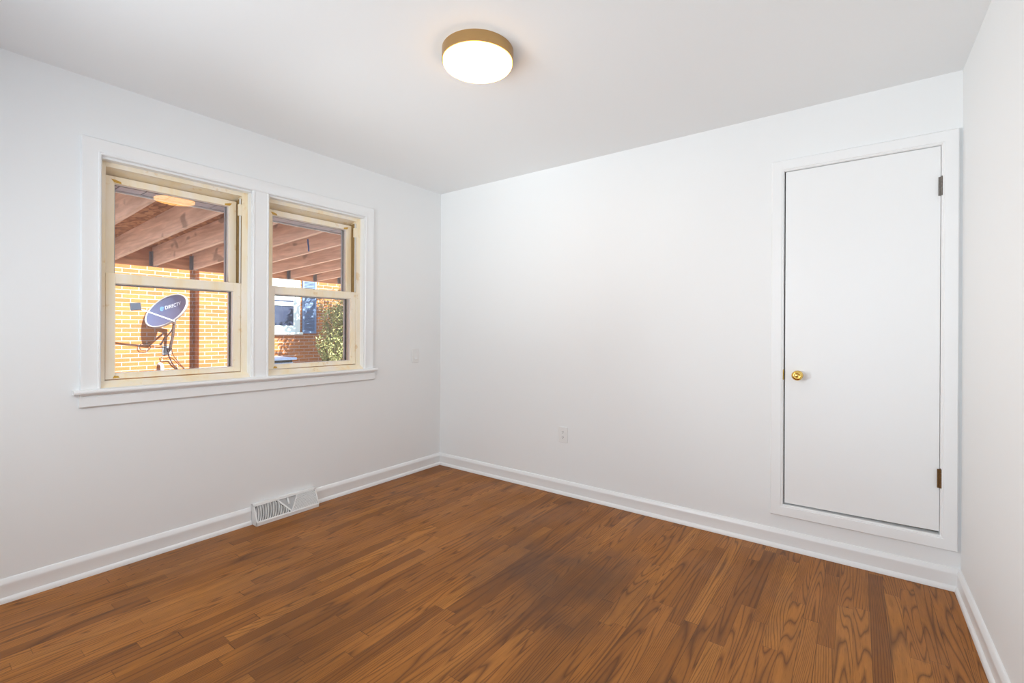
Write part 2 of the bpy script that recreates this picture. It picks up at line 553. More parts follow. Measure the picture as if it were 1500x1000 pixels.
AP = [(0.0, 0.826), (0.013, 0.826), (0.016, 0.829), (0.016, 0.872), (0.012, 0.8755), (0.012, 0.879), (0.022, 0.884), (0.024, 0.890), (0.0, 0.890)]
MB().loft([[(h, y, z) for h, z in AP] for y in (-2.424, -0.722)]).build('window_apron', M_trim, tr, smooth=True, auto=35)


# ------------------------------------------------------------------ windows
def ring_x(w, y0, y1, z0, z1, wy, wb, wt, x0, x1):
    w.box(x0, x1, y0, y0 + wy, z0, z1); w.box(x0, x1, y1 - wy, y1, z0, z1)
    w.box(x0, x1, y0 + wy, y1 - wy, z0, z0 + wb); w.box(x0, x1, y0 + wy, y1 - wy, z1 - wt, z1)


def make_window(name, y0, y1):
    t = thing(name, (0, (y0 + y1) / 2, 0.9), kind='structure')
    s0, s1 = y0 + 0.030, y1 - 0.040
    # white return of the jamb
    w = MB()
    for a, b_ in ((y0, y0 + 0.004), (y1 - 0.004, y1)): w.box(-0.045, 0.0, a, b_, 0.912, 2.064)
    w.box(-0.045, 0.0, y0, y1, 2.060, 2.064)
    w.build('jamb_return', M_trim, t)
    # cream frame
    w = MB()
    w.box(-0.145, -0.045, y0 + 0.001, s0 - 0.002, 0.905, 2.062)
    w.box(-0.145, -0.045, s1 + 0.002, y1 - 0.001, 0.905, 2.062)
    w.box(-0.060, -0.045, s0 - 0.002, s1 + 0.002, 2.036, 2.062)
    w.hexa([(-0.060, s0, 2.040), (-0.145, s0, 2.010), (-0.145, s1, 2.010), (-0.060, s1, 2.040)],
           [(-0.060, s0, 2.062), (-0.145, s0, 2.062), (-0.145, s1, 2.062), (-0.060, s1, 2.062)])
    w.build('window_frame', M_cream, t, bevel=0.0015)
    w = MB()
    SL_ = [(0.0, 0.900), (0.0, 0.914), (-0.047, 0.9445), (-0.145, 0.9495), (-0.145, 0.900)]
    w.loft([[(a, y0 + 0.004, b_) for a, b_ in SL_], [(a, y1 - 0.004, b_) for a, b_ in SL_]])
    w.build('inner_sill', M_cream, t)
    # lower sash, the inner one
    w = MB()
    ring_x(w, s0, s1, 0.950, 1.496, 0.040, 0.028, 0.052, -0.086, -0.050)
    lo = w.build('lower_sash', M_cream, t, bevel=0.002)
    w = MB()
    ring_x(w, s0 + 0.036, s1 - 0.036, 0.974, 1.448, 0.006, 0.006, 0.006, -0.088, -0.064)
    w.build('glazing_bead', M_blindwhite, lo)
    MB().box(-0.070, -0.067, s0 + 0.038, s1 - 0.038, 0.976, 1.446).build('glass_pane', M_glass, lo)
    # upper sash, behind it
    w = MB()
    ring_x(w, s0 + 0.004, s1 - 0.010, 1.450, 2.006, 0.040, 0.040, 0.036, -0.128, -0.092)
    up = w.build('upper_sash', M_cream, t, bevel=0.002)
    w = MB()
    ring_x(w, s0 + 0.041, s1 - 0.047, 1.488, 1.973, 0.005, 0.005, 0.004, -0.129, -0.108)
    w.build('glazing_bead', M_blindwhite, up)
    ya_, yb_ = s0 + 0.042, s1 - 0.048     # the old pane leans in its rebate by a few millimetres
    MB().hexa([(-0.1106, ya_, 1.489), (-0.1076, ya_, 1.489), (-0.1076, yb_, 1.489), (-0.1106, yb_, 1.489)],
              [(-0.1138, ya_, 1.972), (-0.1108, ya_, 1.972), (-0.1108, yb_, 1.972), (-0.1138, yb_, 1.972)]).build('glass_pane', M_glass, up)
    # amber stains where the sash corners meet
    w = MB()
    for yy, zz, sg in ((s0 + 0.030, 1.990, 1), (s1 - 0.036, 1.990, -1)):
        P = [(yy, zz), (yy + sg * 0.012, zz - 0.016), (yy + sg * 0.042, zz - 0.018), (yy + sg * 0.040, zz - 0.008), (yy + sg * 0.016, zz - 0.001)]
        w.loft([[(-0.0915, a, b_) for a, b_ in P], [(-0.0905, a, b_) for a, b_ in P]])
    P = [(s0 + 0.030, 0.954), (s0 + 0.058, 0.956), (s0 + 0.052, 0.965), (s0 + 0.036, 0.968)]
    w.loft([[(-0.0495, a, b_) for a, b_ in P], [(-0.0485, a, b_) for a, b_ in P]])
    w.build('corner_stain', M_stain, up)
    # liner track, gap and sash stops in the side jambs
    w = MB(); w.box(-0.088, -0.050, s1 - 0.006, s1 + 0.002, 1.496, 2.02)
    w.box(-0.128, -0.088, s1 - 0.009, s1 - 0.0035, 1.496, 2.015)
    w.box(-0.091, -0.089, s0 + 0.0005, s0 + 0.0035, 1.5, 1.93)
    w.build('liner_gap', M_gap, t)
    w = MB(); w.box(-0.0495, -0.046, s1 - 0.012, s1 - 0.004, 1.497, 2.02); w.build('liner_track', M_track, t)
    w = MB(); w.box(-0.062, -0.044, s1 - 0.016, s1 + 0.001, 1.915, 1.985); w.build('sash_stop', M_cream, t, bevel=0.002)
    # aluminium storm window outside
    w = MB()
    ring_x(w, s0 - 0.02, s1 + 0.03, 1.46, 2.005, 0.080, 0.02, 0.024, -0.172, -0.152)
    w.build('storm_panel', M_alu, t, bevel=0.001)
    w = MB()
    ring_x(w, s0 - 0.02, s1 + 0.03, 0.930, 1.46, 0.058, 0.028, 0.02, -0.170, -0.152)
    w.build('storm_panel', M_alu, t, bevel=0.001)
    MB().box(-0.151, -0.1455, s1 - 0.014, s1 + 0.0, 0.95, 1.46).build('blind_stop', M_blindwhite, t)
    w = MB(); w.box(-0.151, -0.146, s1 - 0.023, s1 - 0.0145, 0.95, 1.46)
    w.box(-0.151, -0.146, s0, s1, 1.972, 1.977)
    w.build('black_gasket', M_gasket, t)
    return t


make_window('window_1', OY0, MY0)
make_window('window_2', MY1, OY1)

# exterior skin of the wall: brick jambs, grey painted lintel, white steel edge
w = MB()
w.box(-0.30, -0.15, -3.6, OY0, -0.3, 2.9); w.box(-0.30, -0.15, OY1 + 0.04, 0.9, -0.3, 2.9)
w.box(-0.30, -0.15, OY0, OY1 + 0.04, -0.3, 0.88); w.box(-0.30, -0.15, OY0, OY1 + 0.04, 2.2, 2.9)
w.box(-0.30, -0.175, MY0 + 0.015, MY1 - 0.015, 0.88, 2.2)
w.build('wall_outer', M_brick, kind='structure')
lt = thing('trim_2', (-0.22, -1.58, 1.97), kind='structure')
w = MB(); y = OY0
while y < OY1 + 0.04:
    w.box(-0.298, -0.152, y + 0.003, min(y + 0.115, OY1 + 0.04), 1.980, 2.2); y += 0.118
w.build('soldier_bricks', M_lintel, lt, bevel=0.002)
MB().box(-0.296, -0.153, OY0, OY1 + 0.04, 1.984, 2.19).build('mortar_joints', M_mortar, lt)
MB().box(-0.304, -0.290, OY0, OY1 + 0.04, 1.970, 1.979).build('lintel_edge', M_blindwhite, lt)

# ------------------------------------------------------------------ cupboard door on the back wall
t3 = thing('trim_3', ((DX0 + DX1) / 2, 0, DZ0), kind='structure')
DP = [(0, 0), (0, 0.009), (0.005, 0.014), (0.009, 0.014), (0.012, 0.017), (0.050, 0.021), (0.058, 0.021), (0.062, 0.017), (0.062, 0)]
w = MB(); w.frame((DX0, DX1, DZ0, DZ1), DP, lambda a, b, h: (a, -h, b))
w.build('door_casing', M_trim, t3, smooth=True, auto=20)
MB().box(DX1 + 0.060, W, -0.002, 0, 0.184, 2.172).build('filler_strip', M_trim, t3)
dr = thing('door_1', (DX1, 0, DZ0), kind='structure')
w = MB(); w.hexa([(2.7165, 0.0, 0.2555), (3.3605, 0.0, 0.2615), (3.3605, 0.034, 0.2615), (2.7165, 0.034, 0.2555)],
                 [(2.7165, 0.0, 2.1020), (3.3605, 0.0, 2.1025), (3.3605, 0.034, 2.1025), (2.7165, 0.034, 2.1020)])
w.build('door_panel', M_trim, dr, bevel=0.0012)
w = MB()
for a, b_, c, d in ((DX0, DX0 + 0.018, DZ0, DZ1), (DX1 - 0.018, DX1, DZ0, DZ1), (DX0, DX1, DZ1 - 0.018, DZ1), (DX0, DX1, DZ0, DZ0 + 0.018)):
    w.box(a, b_, 0.036, 0.11, c, d)
w.build('door_stop', paint('bare_jamb_wood', (0.12, 0.08, 0.06), 0.8, 0.2, 30.0), dr)
kn = MB().lathe((2.779, 0.0, 0.972), (0, -1, 0),
                [(0, 0.0), (0.0, 0.024), (0.003, 0.0255), (0.006, 0.023), (0.010, 0.014), (0.016, 0.0105), (0.026, 0.0105), (0.031, 0.014),
                 (0.036, 0.0225), (0.041, 0.0262), (0.047, 0.0265), (0.052, 0.0235), (0.055, 0.0185), (0.0565, 0.0145), (0.0545, 0.0125), (0.052, 0.0115), (0.0515, 0.0085), (0.0535, 0.006), (0.054, 0)], 40
                ).build('door_knob', M_brass, dr, smooth=True)
tag(kn, 'polished brass door knob')
sp_ = MB().box(2.7035, 2.7115, -0.0125, 0.004, 0.943, 1.000).build('strike_plate', M_brass, dr, bevel=0.001)
for zc, mt, lab in ((1.908, M_hinge1, 'tarnished grey steel hinge'), (0.515, M_hinge2, 'rusty brown hinge')):
    w = MB()
    for k in range(5):
        z0 = zc - 0.0445 + k * 0.0178
        w.lathe((3.3625, -0.011, z0), (0, 0, 1), [(0, 0.0), (0.0002, 0.0048), (0.0172, 0.0048), (0.0174, 0)], 14)
    w.lathe((3.3625, -0.011, zc + 0.0445), (0, 0, 1), [(0, 0.0035), (0.0025, 0.0042), (0.004, 0.002), (0.0045, 0)], 14)
    w.box(3.3515, 3.3625, -0.009, 0.001, zc - 0.044, zc + 0.044)
    w.box(3.3625, 3.3675, -0.0125, -0.009, zc - 0.044, zc + 0.044)
    tag(w.build('hinge', mt, dr, smooth=True, auto=40), lab)

# ------------------------------------------------------------------ ceiling light
LX, LY, LR = 1.685, -1.436, 0.157
lamp = thing('ceiling_light', (LX, LY, H), 'round flush ceiling light with brass band and glowing white diffuser', 'ceiling light')
MB().lathe((LX, LY, H), (0, 0, -1), [(0.0, 0), (0.0, LR), (0.048, LR), (0.049, LR - 0.001), (0.049, LR - 0.004), (0.040, LR - 0.004), (0.040, 0)], 96).build('brass_band', M_lampbrass, lamp, smooth=True, auto=40)
MB().lathe((LX, LY, H), (0, 0, -1), [(0.041, 0), (0.041, LR - 0.006), (0.056, LR - 0.0055), (0.062, LR - 0.009), (0.066, LR - 0.018), (0.067, LR - 0.03), (0.067, 0)], 96).build('diffuser', M_diff, lamp, smooth=True)

# ------------------------------------------------------------------ outlet and switch
ot = thing('electrical_outlet', (1.290, 0, 0.440), 'white duplex electrical outlet low on the back wall', 'outlet')
MB().box(1.252, 1.328, -0.006, 0, 0.382, 0.498).build('cover_plate', M_plate, ot, bevel=0.0025)
for dz in (0.0195, -0.0195):
    w = MB()
    ring0 = []
    zc = 0.440 + dz
    pts = [(1.290 + 0.0165 * math.cos(a) , zc + max(-0.0125, min(0.0125, 0.0165 * math.sin(a)))) for a in [2 * math.pi * k / 32 for k in range(32)]]
    w.loft([[(a, -0.005, b_) for a, b_ in pts], [(a, -0.0085, b_) for a, b_ in pts]])
    rc = w.build('receptacle', M_plate, ot)
    w = MB(); w.box(1.2825, 1.2848, -0.0088, -0.0080, zc - 0.001, zc + 0.008); w.box(1.2950, 1.2972, -0.0088, -0.0080, zc - 0.0005, zc + 0.0065)
    w.lathe((1.290, -0.0080, zc - 0.0065), (0, -1, 0), [(0, 0), (0, 0.0026), (0.0008, 0.0026), (0.0008, 0)], 12)
    w.build('slot', M_dark, rc)
MB().lathe((1.290, -0.005, 0.440), (0, -1, 0), [(0, 0.003), (0.0018, 0.003), (0.0024, 0.0015), (0.0024, 0)], 14).build('screw', M_plate, ot, smooth=True)
sw = thing('light_switch', (0, -0.298, 0.992), 'white rocker light switch on the window wall near the room corner', 'light switch')
MB().box(0, 0.006, -0.334, -0.262, 0.933, 1.051).build('cover_plate', M_plate, sw, bevel=0.0025)
w = MB()
w.loft([[(0.005, -0.3145, z) for z in ()] or [(0.005, -0.3145, 0.959), (0.0125, -0.3145, 0.959), (0.0075, -0.3145, 0.992), (0.0085, -0.3145, 1.025), (0.005, -0.3145, 1.025)],
        [(0.005, -0.2815, 0.959), (0.0125, -0.2815, 0.959), (0.0075, -0.2815, 0.992), (0.0085, -0.2815, 1.025), (0.005, -0.2815, 1.025)]])
w.build('rocker', M_plate, sw, bevel=0.0008)

# ------------------------------------------------------------------ baseboard heating vent
vt = thing('baseboard_vent', (0, -1.42, 0), 'white metal baseboard air vent on the floor below the right window', 'air vent')
VY0, VY1 = -1.628, -1.217
XB, XT, ZT, ZL = 0.078, 0.030, 0.122, 0.020   # bottom depth, top depth, top height, lip height
w = MB()
cs = [(0.002, 0.0), (XB, 0.0), (XB, ZL), (XT, ZT - 0.004), (XT - 0.004, ZT), (0.002, ZT)]
for a, b_ in ((VY0, VY0 + 0.004), (VY1 - 0.004, VY1)):
    w.loft([[(x_, a, z_) for x_, z_ in cs], [(x_, b_, z_) for x_, z_ in cs]])
w.box(XB - 0.003, XB, VY0, VY1, 0, ZL); w.box(0.002, XT, VY0, VY1, ZT - 0.003, ZT)
w.build('housing', M_vent, vt, bevel=0.0008)


def vp(s, v, off=0.0):
    """point on the sloping face: s along the wall 0..1, v up the slope 0..1"""
    x_ = XB + (XT - XB) * v; z_ = ZL + (ZT - 0.004 - ZL) * v
    n = Vector((ZT - 0.004 - ZL, 0, XB - XT)).normalized()
    return Vector((x_, VY0 + (VY1 - VY0) * s, z_)) + n * off


def slat(w, a, b_, wd, h0=-0.004, h1=0.0005):
    """bar on the sloping face from a to b (face coordinates s,v), width wd metres"""
    A = vp(*a); B = vp(*b_); t = (B - A).normalized()
    n = Vector((ZT - 0.004 - ZL, 0, XB - XT)).normalized(); c = t.cross(n).normalized() * (wd / 2)
    w.hexa([A - c + n * h0, A + c + n * h0, B + c + n * h0, B - c + n * h0], [A - c + n * h1, A + c + n * h1, B + c + n * h1, B - c + n * h1])


w = MB()
for a, b_, wd in (((0, 0.03), (1, 0.03), 0.010), ((0, 0.965), (1, 0.965), 0.010), ((0.012, 0), (0.012, 1), 0.009), ((0.988, 0), (0.988, 1), 0.009),
                  ((0.355, 0.96), (0.545, 0.06), 0.009), ((0.685, 0.96), (0.545, 0.06), 0.009)):
    slat(w, a, b_, wd, -0.008, 0.0022)
w.build('face_frame', M_vent, vt)
w = MB()
A_, B_, C_ = vp(0.355, 0.95, -0.007), vp(0.685, 0.95, -0.007), vp(0.545, 0.08, -0.007)
n_ = Vector((ZT - 0.004 - ZL, 0, XB - XT)).normalized() * 0.0015
w.add([A_, B_, C_, A_ - n_, B_ - n_, C_ - n_], [(0, 1, 2), (5, 4, 3), (0, 3, 4, 1), (1, 4, 5, 2), (2, 5, 3, 0)])
w.build('centre_plate', paint('vent_plate_grey', (0.50, 0.50, 0.50), 0.5), vt)
w = MB(); slat(w, (0.520, 0.90), (0.520, 0.55), 0.010, -0.002, 0.0015); w.tube([vp(0.52, 0.62, 0.0015), vp(0.52, 0.62, 0.010), vp(0.52, 0.5, 0.012)], 0.0025, 8)
w.build('damper_lever', M_vent, vt)
# curved fins fanning on the left, fine ones on the right
w = MB()
nl = 20
for k in range(nl):
    u = (k + 0.7) / nl
    s0 = 0.03 + u * 0.50
    pts = []
    for q in range(9):
        v = 0.05 + q / 8 * 0.9
        s = s0 + 0.06 * (v ** 2) * (1 - 0.2 * u) - 0.035
        lim = 0.545 - (v - 0.06) / 0.90 * 0.19
        if 0.02 < s < lim: pts.append((s, v))
    for a, b_ in zip(pts, pts[1:]): slat(w, a, b_, 0.0042, -0.006, -0.0005)
w.build('left_fins', M_vent, vt)
w = MB()
for k in range(27):
    u = (k + 0.5) / 27
    s0 = 0.545 + u * 0.50
    pts = []
    for q in range(9):
        v = 0.05 + q / 8 * 0.9
        s = s0 - 0.05 * (v ** 2)
        lim = 0.545 + (v - 0.06) / 0.90 * 0.14
        if lim < s < 0.98: pts.append((s, v))
    for a, b_ in zip(pts, pts[1:]): slat(w, a, b_, 0.0050, -0.004, -0.0005)
w.build('right_fins', M_vent, vt)
MB().hexa([vp(0.545, 0.06, -0.009), vp(0.99, 0.06, -0.009), vp(0.99, 0.97, -0.009), vp(0.685, 0.97, -0.009)], [vp(0.545, 0.06, -0.007), vp(0.99, 0.06, -0.007), vp(0.99, 0.97, -0.007), vp(0.685, 0.97, -0.007)]).build('damper_plate', paint('vent_damper_grey', (0.45, 0.45, 0.45), 0.5), vt)
w = MB(); w.box(0.003, 0.006, VY0 + 0.004, VY1 - 0.004, 0.001, ZT - 0.004)
w.build('back_plate', paint('vent_interior_grey', (0.16, 0.16, 0.16), 0.7), vt)

# ------------------------------------------------------------------ outside: ground
MB().box(-14, -0.301, -9, 12, -0.42, -0.30).build('ground', M_concrete, kind='structure')

# porch roof with exposed rafters
XR = -3.90
SL = 0.043
pr = thing('porch_roof', (XR, -0.8, -0.3), 'unfinished timber porch roof with exposed rafters above the windows outside', 'porch roof')


def zb(x_): return 1.975 + SL * (x_ - XR)


RD = 0.225
for k in range(-4, 10):
    yb = -1.435 + 0.4235 * k
    w = MB()
    w.hexa([(XR, yb - 0.038, zb(XR)), (-0.345, yb - 0.038, zb(-0.345)), (-0.345, yb, zb(-0.345)), (XR, yb, zb(XR))],
           [(XR, yb - 0.038, zb(XR) + RD), (-0.345, yb - 0.038, zb(-0.345) + RD), (-0.345, yb, zb(-0.345) + RD), (XR, yb, zb(XR) + RD)])
    jo = w.build('rafter', M_joist, pr, bevel=0.003)
    w = MB()
    w.box(XR + 0.001, XR + 0.055, yb - 0.0405, yb - 0.0382, zb(XR) - 0.002, zb(XR) + 0.175)
    w.box(XR + 0.001, XR + 0.055, yb + 0.0002, yb + 0.0025, zb(XR) - 0.002, zb(XR) + 0.175)
    w.box(XR + 0.001, XR + 0.055, yb - 0.0405, yb + 0.0025, zb(XR) - 0.0045, zb(XR) - 0.002)
    w.box(XR + 0.001, XR + 0.0035, yb - 0.066, yb - 0.0405, zb(XR) + 0.0, zb(XR) + 0.175)
    w.box(XR + 0.001, XR + 0.0035, yb + 0.0025, yb + 0.028, zb(XR) + 0.0, zb(XR) + 0.175)
    w.build('joist_hanger', M_steel, jo)
YA, YB = -3.3, 2.50
MB().box(XR - 0.040, XR, YA, YB, zb(XR) - 0.006, zb(XR) + RD).build('rim_board', M_rim, pr)
MB().box(-0.345, -0.306, YA, YB, zb(-0.3) - 0.005, zb(-0.3) + RD).build('ledger_board', M_rim, pr)
w = MB()
w.hexa([(XR - 0.04, YA, zb(XR) + RD - 0.001), (-0.306, YA, zb(-0.3) + RD), (-0.306, YB, zb(-0.3) + RD), (XR - 0.04, YB, zb(XR) + RD - 0.001)],
       [(XR - 0.04, YA, zb(XR) + RD + 0.02), (-0.306, YA, zb(-0.3) + RD + 0.02), (-0.306, YB, zb(-0.3) + RD + 0.02), (XR - 0.04, YB, zb(XR) + RD + 0.02)])
w.build('sheathing', M_osb, pr)
for yy in (YA + 0.1, YB - 0.1):
    MB().box(XR - 0.13, XR - 0.041, yy - 0.045, yy + 0.045, -0.3, zb(XR) + RD).build('post', M_rim, pr, bevel=0.004)
# blue tape hanging on a rafter face
yt = -1.435 + 0.4235 * 3 - 0.038
w = MB()
tp = [(-1.884, 2.212), (-1.860, 2.214), (-1.853, 2.172), (-1.840, 2.128), (-1.838, 2.076), (-1.866, 2.074), (-1.868, 2.120), (-1.881, 2.166)]
w.loft([[(a, yt - 0.0002, b_) for a, b_ in tp], [(a, yt - 0.0016, b_) for a, b_ in tp]])
tag(w.build('masking_tape', M_tape), 'strip of blue masking tape stuck on a porch rafter seen through the right window', 'tape')

# ------------------------------------------------------------------ neighbouring brick house
NX = -6.30
nh = thing('brick_house', (NX, 0, -0.3), 'neighbouring brick house wall with a white window, seen through both windows', 'house')
YS = 0.235   # the wall steps forward here
w = MB()
w.box(NX - 0.25, NX, -7, YS + 0.2, -0.3, 6.0)
w.box(NX - 0.25, NX + 0.20, YS, 1.20, -0.3, 6.0)
w.box(NX - 0.25, NX, 1.20, 7.5, -0.3, 6.0)
w.build('brick_wall', M_brick, nh)
hw = MB(); ring_x(hw, 1.20, 2.125, 1.155, 2.75, 0.095, 0.10, 0.10, NX + 0.001, NX + 0.045)
hwo = hw.build('house_window', M_hwin, nh, bevel=0.004)
MB().box(NX + 0.0095, NX + 0.012, 1.33, 1.995, 1.80, 2.62).build('white_blind', M_hwin, hwo)
w = MB(); ring_x(w, 1.295, 2.03, 1.255, 1.735, 0.035, 0.03, 0.045, NX + 0.002, NX + 0.028); w.build('lower_sash', M_hwin, hwo)
w = MB(); ring_x(w, 1.295, 2.03, 1.735, 2.65, 0.035, 0.03, 0.045, NX + 0.002, NX + 0.018); w.build('upper_sash', M_hwin, hwo)
MB().box(NX + 0.003, NX + 0.009, 1.30, 2.02, 1.26, 2.64).build('pane', M_hglass, hwo)
MB().box(NX + 0.0, NX + 0.09, 1.20, 2.165, 1.105, 1.155).build('sill', M_hwin, hwo, bevel=0.006)
w = MB(); ring_x(w, 2.185, 2.490, 1.125, 2.75, 0.04, 0.05, 0.05, NX + 0.001, NX + 0.030)
sh = w.build('shutter', M_shutter, nh, bevel=0.003)
w = MB()
z = 1.18
while z < 2.69:
    w.hexa([(NX + 0.004, 2.225, z + 0.018), (NX + 0.026, 2.225, z), (NX + 0.026, 2.45, z), (NX + 0.004, 2.45, z + 0.018)],
           [(NX + 0.004, 2.225, z + 0.026), (NX + 0.026, 2.225, z + 0.008), (NX + 0.026, 2.45, z + 0.008), (NX + 0.004, 2.45, z + 0.026)])
    z += 0.030
w.build('louvres', M_shutter, sh)

# pale blue metal box
ac = thing('air_conditioner', (-5.75, 1.2, -0.3), 'pale blue metal condenser box against the red brick wall outside', 'air conditioner')
MB().box(-6.05, -5.45, 1.15, 1.55, -0.3, 0.60).build('cabinet', M_acblue, ac, bevel=0.01)
MB().box(-6.09, -5.40, 1.10, 1.60, 0.645, 0.685).build('lid', M_acblue, ac, bevel=0.012)
MB().box(-6.02, -5.43, 1.18, 1.52, 0.60, 0.645).build('vent_band', M_dark, ac)

# white pipe elbow at the foot of the wall
w = MB().tube([(-6.299, -0.275, 0.625), (-6.26, -0.265, 0.625), (-6.235, -0.26, 0.612), (-6.225, -0.255, 0.58), (-6.225, -0.255, -0.30)], 0.024, 16)
tag(w.build('vent_pipe', M_pipe, smooth=True, auto=50), 'white plastic pipe with an elbow at the foot of the sunlit brick wall', 'pipe')


# ------------------------------------------------------------------ satellite dish
def loc3(r_, u_, t_):
    r0 = Vector((0.28, 0.96, 0.0)); t0 = Vector((0.96, -0.28, -0.03)); u0 = Vector((0.0, 0.0, 1.0))
    return r0 * r_ + u0 * u_ + t0 * t_


dn = loc3(-0.70, 0.29, 0.65).normalized()
dw = loc3(0.697, 0.47, 0.541); dw = (dw - dn * dw.dot(dn)).normalized()
du = dw.cross(dn); du = du if du.z > 0 else -du
dc = Vector((-5.965, -0.284, 1.504))
AW, AU, DEP = 0.375, 0.235, 0.05
sd = thing('satellite_dish', (NX, -0.17, 0.85), 'grey satellite dish on a bent mast fixed to the sunlit brick wall', 'satellite dish')


def dp(a, b_, off=0.0):
    rr = (a / AW) ** 2 + (b_ / AU) ** 2
    return dc + dw * a + du * b_ + dn * (-DEP * (1 - min(rr, 1.0)) + off)


def bowl(w, off, r1=1.0, n=56, m_=10):
    rings = []
    for i in range(m_ + 1):
        q = r1 * i / m_ if i else 0.001
        rings.append([dp(AW * q * math.cos(2 * math.pi * j / n), AU * q * math.sin(2 * math.pi * j / n), off) for j in range(n)])
    w.loft(rings, False, False)


w = MB(); bowl(w, 0.0); bowl(w, -0.006)
w.build('reflector', M_dish, sd, smooth=True)
w = MB()
n = 64
rings = []
for j in range(n):
    a = 2 * math.pi * j / n; ca, sa = math.cos(a), math.sin(a)
    o = dw * ca + du * sa
    c0 = dc + dw * AW * ca + du * AU * sa
    rings.append([c0 - o * 0.012 + dn * 0.000, c0 + o * 0.004 + dn * 0.010, c0 + o * 0.010 + dn * 0.004, c0 + o * 0.010 - dn * 0.030, c0 + o * 0.002 - dn * 0.020])
w.loft(rings, True)
w.build('dish_rim', M_dishrim, sd, smooth=True)
# lettering, laid on the bowl
tc = bpy.data.curves.new('lettering_curve', 'FONT'); tc.body = 'DIRECTV'; tc.size = 0.078; tc.align_x = 'LEFT'; tc.align_y = 'CENTER'; tc.space_character = 1.02
to = bpy.data.objects.new('lettering_tmp', tc); COL.objects.link(to)
bpy.context.view_layer.update()
tm = bpy.data.meshes.new_from_object(to.evaluated_get(bpy.context.evaluated_depsgraph_get()))
bm = bmesh.new(); bm.from_mesh(tm)
bmesh.ops.subdivide_edges(bm, edges=[e for e in bm.edges if e.calc_length() > 0.02], cuts=2, use_grid_fill=False)
bmesh.ops.triangulate(bm, faces=bm.faces)
xs = [v.co.x for v in bm.verts]; wid = max(xs) - min(xs); k_ = 0.295 / wid
e1 = Vector((0.972, -0.236)); e2 = Vector((0.236, 0.972))
for v in bm.verts:
    q = Vector((-0.035, 0.085)) + e1 * ((v.co.x - min(xs)) * k_) + e2 * (v.co.y * 1.05)
    v.co = dp(q.x, q.y, 0.003) - root_loc(sd)
bm.to_mesh(tm); bm.free(); tm.name = 'lettering'
tm.materials.clear(); tm.materials.append(M_logo)
lo_ = bpy.data.objects.new('lettering', tm); COL.objects.link(lo_); lo_.parent = sd
bpy.data.objects.remove(to); bpy.data.curves.remove(tc)
# round emblem
w = MB(); em = Vector((-0.088, 0.095))
for rr0, rr1, a0, a1 in ((0.020, 0.036, 0.3, 5.2), (0.0, 0.015, 0, 6.283), (0.024, 0.030, 5.4, 6.4)):
    n = 24; vs = []; fs = []
    for j in range(n + 1):
        a = a0 + (a1 - a0) * j / n
        for rr in (rr0, rr1):
            q = em + e1 * rr * math.cos(a) + e2 * rr * math.sin(a); vs.append(dp(q.x, q.y, 0.003))
    for j in range(n): fs.append((2 * j, 2 * j + 1, 2 * j + 3, 2 * j + 2))
    w.add(vs, fs)
w.build('emblem', M_logo2, sd)
lnb = dc + dn * 0.54 - du * 0.15
arm0 = dc - du * (AU + 0.01) + dw * 0.09 - dn * 0.01
t_ = (lnb - arm0).normalized(); s_ = t_.cross(dn).normalized(); q_ = s_.cross(t_).normalized()
w = MB()
for a, b_, m_ in ((0, 0, 0),):
    A0, B0 = arm0, lnb - t_ * 0.03
    w.hexa([A0 - s_ * .010 - q_ * .010, A0 + s_ * .010 - q_ * .010, A0 + s_ * .010 + q_ * .010, A0 - s_ * .010 + q_ * .010],
           [B0 - s_ * .010 - q_ * .010, B0 + s_ * .010 - q_ * .010, B0 + s_ * .010 + q_ * .010, B0 - s_ * .010 + q_ * .010])
w.build('feed_arm', M_dishrim, sd, bevel=0.002)
back = -dn
w = MB()
c1 = lnb + du * 0.02
for sx, hh in ((0.0, 0.058),):
    r0, u0 = loc3(1, 0.12, 0).normalized(), loc3(-0.12, 1, 0).normalized(); f0 = r0.cross(u0)
    P0 = [c1 + r0 * a + u0 * b_ - f0 * 0.035 for a, b_ in ((-.068, -.055), (.060, -.055), (.060, .055), (-.068, .055))]
    P1 = [c1 + r0 * a + u0 * b_ + f0 * 0.035 for a, b_ in ((-.068, -.055), (.060, -.055), (.060, .055), (-.068, .055))]
    w.hexa(P0, P1)
w.build('feed_head', M_lnb, sd, bevel=0.006)
w = MB()
bk = dc - dn * (DEP + 0.040)
w.tube([bk, bk - dn * 0.05 - du * 0.04, Vector((-6.13, -0.12, 1.30))], 0.028, 12)
w.tube([Vector((-6.13, -0.12, 1.30)), arm0 + dn * 0.01], 0.016, 10)
w.build('back_bracket', M_steel, sd, smooth=True, auto=40)
w = MB().tube([(-6.285, -0.155, 0.85), (-6.24, -0.16, 0.84), (-6.20, -0.16, 0.86), (-6.17, -0.155, 0.92), (-6.15, -0.13, 1.10), (-6.13, -0.12, 1.32)], 0.021, 14)
w.build('mast', M_mast, sd, smooth=True, auto=50)
w = MB(); w.box(NX, NX + 0.012, -0.235, -0.105, 0.775, 0.925); w.box(NX + 0.012, NX + 0.05, -0.20, -0.135, 0.81, 0.89)
w.build('foot_plate', M_steel, sd, bevel=0.003)
a, b_ = (-6.14, -0.125, 1.22), (-6.285, -0.25, 0.96)
w = MB().tube([a, b_], 0.010, 10)
w.lathe(b_, (1, 0, 0), [(-0.014, 0.0), (-0.014, 0.022), (-0.008, 0.022), (-0.006, 0.0)], 14)
w.build('strut', M_mast, sd, smooth=True, auto=40)


